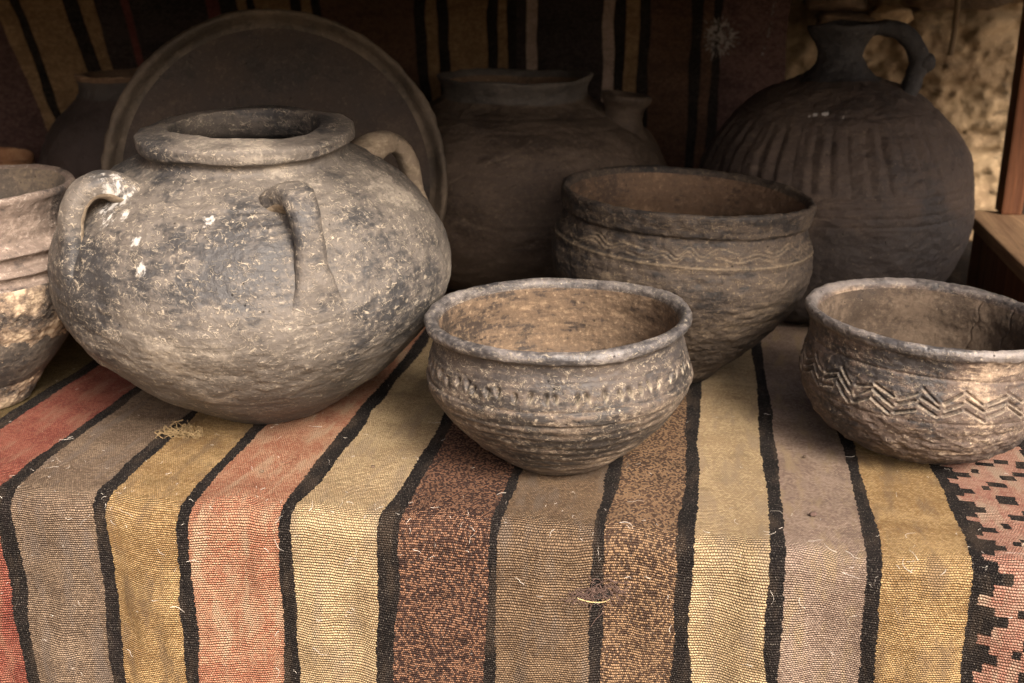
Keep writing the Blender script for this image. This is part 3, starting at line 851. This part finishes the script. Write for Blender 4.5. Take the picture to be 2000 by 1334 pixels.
# ---- bowl cut by the left edge of the picture
M_lf = clay('ridged_bowl_clay', (0.052, 0.044, 0.041), (0.175, 0.135, 0.112), (0.36, 0.285, 0.235), (0.56, 0.49, 0.42), k=0.82, seed=9, patch=10, squig=0.7, streak=0.5, squig_scale=60, light_at=0.55, dark_at=0.44)
M_lf_low = clay('crusted_clay', (0.045, 0.038, 0.034), (0.17, 0.125, 0.09), (0.42, 0.33, 0.23), (0.60, 0.50, 0.36), seed=10, patch=30, squig=0.6, streak=0.3, squig_scale=80, light_at=0.55, dark_at=0.47)
M_lf_in = clay('dark_left_interior', (0.035, 0.032, 0.030), (0.085, 0.072, 0.060), (0.17, 0.135, 0.10), (0.34, 0.27, 0.19), seed=12, patch=12, squig=0.4, streak=0.4)  # inside darker than the outer clay
lx, ly = -0.812, 1.085
lfb = empty('ridged_bowl', (lx, ly, 0), face_cam(lx, ly), 0)
tag(lfb, 'reddish clay bowl with a ridged neck cut off by the left edge', 'bowl')
outer = [(0, 0), (0.038, 0), (0.050, 0.003), (0.068, 0.030), (0.095, 0.068), (0.121, 0.108), (0.1320, 0.140), (0.1320, 0.157), (0.1255, 0.1605), (0.1265, 0.1660), (0.1315, 0.1705), (0.1275, 0.1755), (0.1205, 0.1785), (0.1225, 0.1855), (0.1270, 0.1905), (0.1225, 0.1960), (0.1165, 0.2015), (0.1165, 0.212), (0.1185, 0.226), (0.1235, 0.240), (0.1265, 0.2465), (0.1255, 0.2510), (0.1215, 0.2520)]
inner = [(0.1165, 0.248), (0.113, 0.238), (0.1085, 0.215), (0.112, 0.19), (0.121, 0.15), (0.105, 0.08), (0.05, 0.02), (0, 0.014)]
def lf_fn(T, RR, ZZ, I, no):
    out = I < no
    P = np.stack([RR * np.sin(T), -RR * np.cos(T), ZZ], -1)
    d = out * 0.0008 * fbm(P * 130, 44, 3, 0.65) * np.clip((0.155 - ZZ) / 0.012, 0, 1)
    return d, np.zeros_like(RR)
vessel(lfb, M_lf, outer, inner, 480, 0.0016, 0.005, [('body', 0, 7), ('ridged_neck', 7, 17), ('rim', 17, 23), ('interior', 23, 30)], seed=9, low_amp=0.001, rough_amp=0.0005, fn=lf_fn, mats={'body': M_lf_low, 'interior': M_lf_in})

# ---- wide dark jar at the back with a side spout
M_jar = clay('brown_jar_clay', (0.055, 0.039, 0.029), (0.105, 0.076, 0.056), (0.155, 0.115, 0.085), (0.28, 0.22, 0.16), k=0.585, seed=13, patch=9, squig=0.35, streak=0.6, fine=0.7)
M_jar_rim = clay('grey_jar_rim', (0.075, 0.067, 0.062), (0.125, 0.110, 0.098), (0.19, 0.165, 0.14), (0.34, 0.29, 0.23), k=0.510, seed=14, patch=12, squig=0.25, streak=0.5, fine=0.6)
jx, jy = -0.295, 1.697
jar = empty('spouted_jar', (jx, jy, 0), face_cam(jx, jy), 0)
tag(jar, 'wide dark brown jar with flared rim and small side spout at the back', 'jar')
outer = [(0, 0), (0.09, 0), (0.105, 0.004), (0.165, 0.030), (0.213, 0.075), (0.2345, 0.125), (0.2370, 0.168), (0.2270, 0.204), (0.202, 0.237), (0.163, 0.265), (0.122, 0.282), (0.1115, 0.290), (0.1095, 0.298), (0.112, 0.307), (0.1165, 0.3150), (0.1180, 0.3190), (0.1155, 0.3215)]
inner = [(0.1110, 0.3200), (0.106, 0.312), (0.100, 0.298), (0.104, 0.285), (0.15, 0.253), (0.21, 0.19), (0.215, 0.12), (0.15, 0.03), (0, 0.014)]
def jar_fn(T, RR, ZZ, I, no):
    out = I < no
    d = np.zeros_like(RR); inc = np.zeros_like(RR)
    g = lambda z0, w_: np.exp(-((ZZ - z0) / w_) ** 2) * out
    d += -0.0012 * g(0.272, 0.0016) - 0.0010 * g(0.256, 0.0016)
    # mended cracks
    for (t0, z0, t1, z1) in ((-0.62, 0.175, 0.12, 0.250), (0.45, 0.255, 0.78, 0.175), (-0.80, 0.118, -0.30, 0.150), (-0.30, 0.150, 0.10, 0.118), (-0.42, 0.20, -0.62, 0.165)):
        U = (T + math.pi) % (2 * math.pi) - math.pi
        vx, vz = (t1 - t0) * 0.2, z1 - z0
        t = np.clip(((U - t0) * 0.2 * vx + (ZZ - z0) * vz) / (vx * vx + vz * vz), 0, 1)
        off = 0.003 * np.sin(t * 9)
        ds = np.hypot((U - t0) * 0.2 - t * vx, ZZ - z0 - t * vz + off)
        d += -0.0012 * np.exp(-(ds / 0.0012) ** 2) * out
        inc += 0.6 * np.exp(-(ds / 0.0011) ** 2) * out
    return d, np.clip(inc, 0, 1)
vessel(jar, M_jar, outer, inner, 420, 0.0024, 0.008, [('body', 0, 11), ('rim', 11, 18), ('interior', 18, 25)], seed=13, fn=jar_fn, mats={'rim': M_jar_rim, 'interior': M_bk_in}, rim_wave=0.0022, wob=0.006)
def lathe_part(name, prof, nt, mat, parent, off, tilt, seed, step=0.0016):
    p, _ = catmull(prof, step)
    th = np.linspace(0, 2 * math.pi, nt, endpoint=False)[None, :]
    rr = np.maximum(p[:, :1], 1e-4)
    V = np.stack([rr * np.sin(th), -rr * np.cos(th), p[:, 1:2] + 0 * th], -1)
    nn = np.stack([np.sin(th) + 0 * rr, -np.cos(th) + 0 * rr, 0 * th + 0 * rr], -1)
    V = V + nn * (0.0012 * fbm(V * 60 + seed, seed, 3))[..., None]
    c, s = math.cos(tilt), math.sin(tilt)
    V = np.stack([V[..., 0] * c + V[..., 2] * s, V[..., 1], -V[..., 0] * s + V[..., 2] * c], -1) + np.array(off)
    return mesh_np(name, V, grid_quads(len(p), nt, True), mat, parent, None, {'inc': np.zeros(V.shape[:2])})
lathe_part('spout', [(0.0, -0.04), (0.085, -0.04), (0.062, -0.008), (0.041, 0.016), (0.030, 0.038), (0.031, 0.056), (0.037, 0.066), (0.0375, 0.072), (0.034, 0.075), (0.028, 0.073), (0.022, 0.066), (0.018, 0.04), (0.0, 0.03)], 72, M_jar, jar, (0.154, -0.050, 0.225), R(7), 3)

# ---- narrow-necked jug
M_jug = clay('dark_jug_clay', (0.036, 0.027, 0.023), (0.078, 0.057, 0.046), (0.135, 0.100, 0.078), (0.26, 0.205, 0.15), k=0.608, soot_shade=(0.20, 0.14, (0.016, 0.014, 0.014), 0.75), seed=15, patch=7, squig=0.22, streak=0.6, squig_scale=55, fine=0.4,  # lower half darkened in the colour where less light falls
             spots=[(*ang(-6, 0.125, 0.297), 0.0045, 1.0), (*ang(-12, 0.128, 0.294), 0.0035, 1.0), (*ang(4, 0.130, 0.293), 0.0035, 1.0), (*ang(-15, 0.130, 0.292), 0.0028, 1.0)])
M_jug_neck = clay('slate_jug_neck', (0.028, 0.028, 0.031), (0.055, 0.053, 0.056), (0.10, 0.092, 0.09), (0.24, 0.22, 0.20), k=0.489, seed=16, patch=12, squig=0.15, streak=0.5)
gx_, gy_ = 0.176, 1.636
jug = empty('ribbed_jug', (gx_, gy_, 0), face_cam(gx_, gy_), R(-1.0))
tag(jug, 'dark round jug with narrow neck, loop handle and fluted shoulder', 'jug')
outer = [(0, 0), (0.085, 0), (0.100, 0.004), (0.140, 0.022), (0.171, 0.064), (0.187, 0.115), (0.1910, 0.165), (0.1805, 0.218), (0.1550, 0.264), (0.1220, 0.298), (0.085, 0.320), (0.056, 0.331), (0.041, 0.342), (0.0325, 0.356), (0.0308, 0.367), (0.0355, 0.380), (0.0455, 0.3945), (0.0475, 0.400), (0.0460, 0.4030)]
inner = [(0.042, 0.4015), (0.034, 0.385), (0.0265, 0.365), (0.028, 0.35), (0.06, 0.318), (0.12, 0.28), (0.17, 0.2), (0.17, 0.1), (0.09, 0.014), (0, 0.013)]
def jug_fn(T, RR, ZZ, I, no):
    out = I < no
    win = np.clip((ZZ - 0.196) / 0.012, 0, 1) * np.clip((0.286 - ZZ) / 0.022, 0, 1)
    fl = np.abs(np.sin(T * 22 + 0.35 * np.sin(T * 3) + 0.5 * np.sin(ZZ * 30))) ** 0.7
    d = out * win * (-0.0030 * (1 - fl)) + out * win * 0.0006 * np.sin(T * 60)
    g = lambda z0, w_: np.exp(-((ZZ - z0) / w_) ** 2) * out
    for z0 in (0.194, 0.184, 0.172, 0.160):
        d += -0.0016 * g(z0 + 0.0008 * np.sin(T * 3 + z0 * 90), 0.0015)
    d += -0.0008 * g(0.292, 0.0018) - 0.0006 * g(0.334, 0.0015)
    return d, np.zeros_like(RR)
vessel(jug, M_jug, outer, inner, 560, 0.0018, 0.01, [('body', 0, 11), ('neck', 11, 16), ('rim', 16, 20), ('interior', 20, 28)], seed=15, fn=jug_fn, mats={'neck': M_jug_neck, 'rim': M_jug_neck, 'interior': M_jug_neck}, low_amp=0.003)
hp = [(0.030, 0, 0.392), (0.050, 0, 0.3965), (0.071, 0, 0.393), (0.088, 0, 0.381), (0.099, 0, 0.364), (0.102, 0, 0.349), (0.097, 0, 0.334), (0.094, 0, 0.320), (0.085, 0, 0.302)]
hd_ = sweep('handle', hp, [0.026, 0.026, 0.025, 0.025, 0.026, 0.028, 0.032, 0.040, 0.046], [0.014, 0.020, 0.024, 0.025, 0.026, 0.027, 0.026, 0.026, 0.024], M_jug_neck, jug, (0, 1, 0), seed=21, amp=0.001)
lathe_part('handle_knob', [(0.0, -0.012), (0.013, -0.010), (0.013, 0.0), (0.009, 0.008), (0.0, 0.011)], 32, M_jug_neck, jug, (0.112, 0, 0.352), R(75), 9)

# ---- tray leaning behind the large pot
M_tray = clay('tray_clay', (0.045, 0.034, 0.028), (0.085, 0.063, 0.051), (0.14, 0.105, 0.083), (0.24, 0.19, 0.14), k=0.425, seed=17, patch=9, squig=0.4, streak=0.1, fine=0.8)
M_tray_rim = clay('tray_rim_clay', (0.085, 0.068, 0.052), (0.15, 0.118, 0.088), (0.22, 0.175, 0.13), (0.34, 0.28, 0.20), k=0.535, seed=18, patch=14, squig=0.2, streak=0.1, fine=0.5)
tx, ty = -0.556, 1.366
tray = empty('leaning_tray', (-0.524, 1.314, 0.003), face_cam(tx, ty), 0, R(90 - 15))
tag(tray, 'round dark clay tray with raised rim leaning upright behind the large pot', 'tray')
RT = 0.217
def tray_mesh():
    outer_ = [(0, -0.014), (0.12, -0.014), (0.19, -0.012), (0.208, -0.006), (0.2165, 0.004), (0.2175, 0.012), (0.2140, 0.0165), (0.2095, 0.0155)]
    inner_ = [(0.2055, 0.010), (0.2020, 0.003), (0.195, -0.001), (0.15, -0.003), (0.08, -0.004), (0, -0.004)]
    # build as a vessel, then lift so that its edge stands on the cloth (local +Y is up along the tray)
    before = set(bpy.data.objects)
    vessel(tray, M_tray, outer_, inner_, 420, 0.003, 0.004, [('underside', 0, 3), ('rim', 3, 10), ('face', 10, 13)], seed=17, mats={'rim': M_tray_rim}, wob=0.0, rim_wave=0.0, low_amp=0.0015)
    for o in set(bpy.data.objects) - before:
        o.location = (0, RT, 0)
tray_mesh()

# ---- dim jar at the back left
M_lj = clay('dim_jar_clay', (0.055, 0.042, 0.040), (0.082, 0.064, 0.060), (0.11, 0.086, 0.078), (0.2, 0.16, 0.13), k=0.5, seed=19, patch=6, squig=0.1, streak=0.4, fine=0.2)
M_lj_neck = clay('dim_jar_neck', (0.060, 0.056, 0.056), (0.090, 0.083, 0.080), (0.12, 0.11, 0.10), (0.2, 0.18, 0.16), k=0.5, seed=20, patch=6, squig=0.1, streak=0.4, fine=0.2)
qx, qy = -0.846, 1.585
lj = empty('dim_jar', (qx, qy, 0), face_cam(qx, qy), 0)
tag(lj, 'dark jar half hidden behind the left side of the leaning tray', 'jar')
outer = [(0, 0), (0.07, 0), (0.085, 0.004), (0.125, 0.05), (0.148, 0.11), (0.1545, 0.165), (0.148, 0.215), (0.126, 0.255), (0.100, 0.281), (0.0885, 0.294), (0.0850, 0.306), (0.0860, 0.318), (0.0885, 0.3235), (0.0865, 0.3265)]
inner = [(0.082, 0.325), (0.078, 0.31), (0.085, 0.29), (0.13, 0.23), (0.14, 0.15), (0.08, 0.02), (0, 0.014)]
vessel(lj, M_lj, outer, inner, 280, 0.003, 0.01, [('body', 0, 9), ('neck', 9, 11), ('rim', 11, 15), ('interior', 15, 20)], seed=19, mats={'neck': M_lj_neck, 'rim': M_bk_in})
# ---- sliver of a terracotta dish at the far left
td = empty('terracotta_dish', (-1.085, 1.475, 0.008), 0.6, 0)
tag(td, 'edge of an orange brown dish in the dark at far left', 'dish')
M_td = clay('terracotta', (0.16, 0.075, 0.035), (0.24, 0.12, 0.06), (0.3, 0.17, 0.09), (0.4, 0.3, 0.2), seed=22, patch=9, squig=0.1)
vessel(td, M_td, [(0, 0), (0.06, 0), (0.085, 0.06), (0.10, 0.17), (0.105, 0.20), (0.102, 0.204)], [(0.098, 0.20), (0.09, 0.16), (0.05, 0.02), (0, 0.012)], 120, 0.006, 0.01, [('body', 0, 4), ('rim', 4, 6), ('interior', 6, 9)], seed=22)

# ================================================================== SMALL THINGS
def fibre_mesh(name, strands, mat, parent=None, seg=5):
    Vs, Fs, base = [], [], 0
    for pts, r0 in strands:
        c, _ = catmull(pts, max(0.0015, np.linalg.norm(np.diff(np.array(pts), axis=0), axis=1).sum() / 14))
        tan = np.gradient(c, axis=0); tan /= np.linalg.norm(tan, axis=1, keepdims=True) + 1e-9
        ref = np.array([0.3, 0.5, 0.81])
        s = np.cross(tan, ref); s /= np.linalg.norm(s, axis=1, keepdims=True) + 1e-9
        u = np.cross(tan, s)
        a = np.linspace(0, 2 * math.pi, seg, endpoint=False)
        rr = r0 * (1 - 0.6 * np.linspace(0, 1, len(c)))[:, None, None]
        V = c[:, None, :] + rr * (s[:, None, :] * np.cos(a)[None, :, None] + u[:, None, :] * np.sin(a)[None, :, None])
        Vs.append(V.reshape(-1, 3))
        Fs.append(grid_quads(len(c), seg, True) + base)
        base += len(c) * seg
    return mesh_np(name, np.vstack(Vs), np.vstack(Fs), mat, parent)

M_tuft = NB('dry_tuft').finish((0.26, 0.19, 0.10))
M_lint = NB('pale_fibre').finish((0.60, 0.56, 0.50))
M_dkf = NB('dark_wool_end').finish((0.085, 0.055, 0.045))
M_straw = NB('straw').finish((0.50, 0.40, 0.20))
rt_ = random.Random(4)
def tuft(cx, cy, n, rad, hgt, seed):
    q = random.Random(seed)
    out = []
    for k in range(n):
        a = q.uniform(0, 6.28); r1 = rad * q.uniform(0.1, 0.8)
        p = [(cx + r1 * math.cos(a), cy + r1 * math.sin(a), 0.001 + q.uniform(0, hgt * 0.4))]
        for _ in range(5):
            a += q.uniform(-1.4, 1.4)
            l = p[-1]
            nx_, ny_ = l[0] + rad * 0.4 * math.cos(a), l[1] + rad * 0.4 * math.sin(a)
            dd = math.hypot(nx_ - cx, ny_ - cy)
            if dd > rad: nx_, ny_ = cx + (nx_ - cx) * rad / dd, cy + (ny_ - cy) * rad / dd
            p.append((nx_, ny_, max(0.001, min(hgt, l[2] + q.uniform(-0.005, 0.005)))))
        out.append((p, q.uniform(0.0003, 0.0007)))
    return out
tf = fibre_mesh('wool_tuft', tuft(-0.545, 1.032, 34, 0.015, 0.010, 3) + tuft(-0.528, 1.028, 22, 0.011, 0.007, 8) + tuft(-0.556, 1.024, 10, 0.012, 0.004, 5), M_tuft)
tag(tf, 'small tangled tuft of pale dry fibre on the ochre stripe', 'tuft')
# dark seed husk
sd_ = stone((0.111, 0.954, 0.002), (0.003, 0.0026, 0.002), M_dkf, 31, None)
sd_.name = 'seed_husk'; tag(sd_, 'tiny black seed husk on the mauve grey stripe', 'seed')
# crumbs of clay on the cloth
for k, (x, y, lb) in enumerate([(-0.315, 0.985, 'tiny dark clay crumb on the pale beige stripe left of the small front bowl'), (0.112, 1.085, 'tiny dark clay crumb on the mauve grey stripe beside the chevron bowl'),
                                (-0.42, 0.955, 'tiny dark clay crumb on the salmon stripe before the large pot')]):
    c_ = stone((x, y, 0.0012), (0.0019, 0.0016, 0.0012), M_stone_d, 40 + k, None)
    c_.name = 'clay_crumb'
    tag(c_, lb, 'crumb', 'clay crumbs on the cloth')
# frayed hole in the front drop of the cloth
def surf_pt(u, s, lift=0.0):
    p = cloth_surface(np.array([u]), np.array([s]))[0]
    return (p[0], p[1] - lift, p[2])
fr = []
q = random.Random(9)
s_h = 1.10 + 0.024 * math.pi / 2 + 0.031
for k in range(130):
    u = -0.0775 + q.gauss(0, 0.0115); s = s_h + q.gauss(0, 0.0062)
    p = [surf_pt(u, s, 0.0004)]
    du_, ds_ = q.gauss(0, 0.005), q.gauss(0.001, 0.003)
    for m in range(3):
        u += du_ * 0.5 + q.gauss(0, 0.0014); s += ds_ * 0.5 + q.gauss(0, 0.0012)
        p.append(surf_pt(u, s, 0.001 + 0.0022 * (m + 1) * q.random()))
    fr.append((p, q.uniform(0.00025, 0.0006)))
f1 = fibre_mesh('frayed_ends', fr, M_dkf, kil); f1['label'] = 'frayed dark wool ends round a small tear'
pa = [surf_pt(-0.0775 + 0.0125 * math.cos(t) * (1 + 0.25 * math.sin(3 * t)), s_h + 0.0065 * math.sin(t) * (1 + 0.3 * math.cos(2 * t)), 0.0012) for t in np.linspace(0, 2 * math.pi, 22, endpoint=False)]
ctrp = surf_pt(-0.0775, s_h, -0.0005)
M_hole = NB('tear_shadow').finish((0.012, 0.010, 0.009))
mesh_np('tear', [ctrp] + pa, [(0, k + 1, (k + 1) % 22 + 1) for k in range(22)], M_hole, kil)['label'] = 'small dark tear in the cloth'
st_ = fibre_mesh('straw_bit', [([surf_pt(-0.094, s_h + 0.003, 0.002), surf_pt(-0.083, s_h + 0.0065, 0.004), surf_pt(-0.070, s_h + 0.0075, 0.004), surf_pt(-0.066, s_h + 0.0060, 0.002)], 0.0006)], M_straw, kil)
st_['label'] = 'pale warp thread crossing the tear'
# loose lint and hair all over the cloth: nobody could count it
lint = []
q = random.Random(77)
for k in range(330):
    u = q.uniform(-0.78, 0.33)
    s = q.choice((q.uniform(0.75, 1.12), q.gauss(1.11, 0.03), q.uniform(1.1, 1.40)))
    l = q.choice((0.003, 0.004, 0.006, 0.012)) * q.uniform(0.6, 1.4)
    a = q.uniform(0, 6.28)
    p = []
    for m in range(4):
        p.append(surf_pt(u, s, 0.0))
        lift = 0.0012 + 0.0012 * q.random()
        x, y, z = p[-1]
        ff = max(0.0, min(1.0, (s - 1.09) / 0.045))
        p[-1] = (x, y - lift * ff, z + lift * (1 - ff))
        a += q.uniform(-0.8, 0.8)
        u += l / 3 * math.cos(a); s += l / 3 * math.sin(a)
    lint.append((p, q.uniform(0.00012, 0.00026)))
ln = fibre_mesh('lint', lint, M_lint, None, 4)
tag(ln, 'fine pale lint and stray hairs lying over the striped cloth', 'lint', kind='stuff')
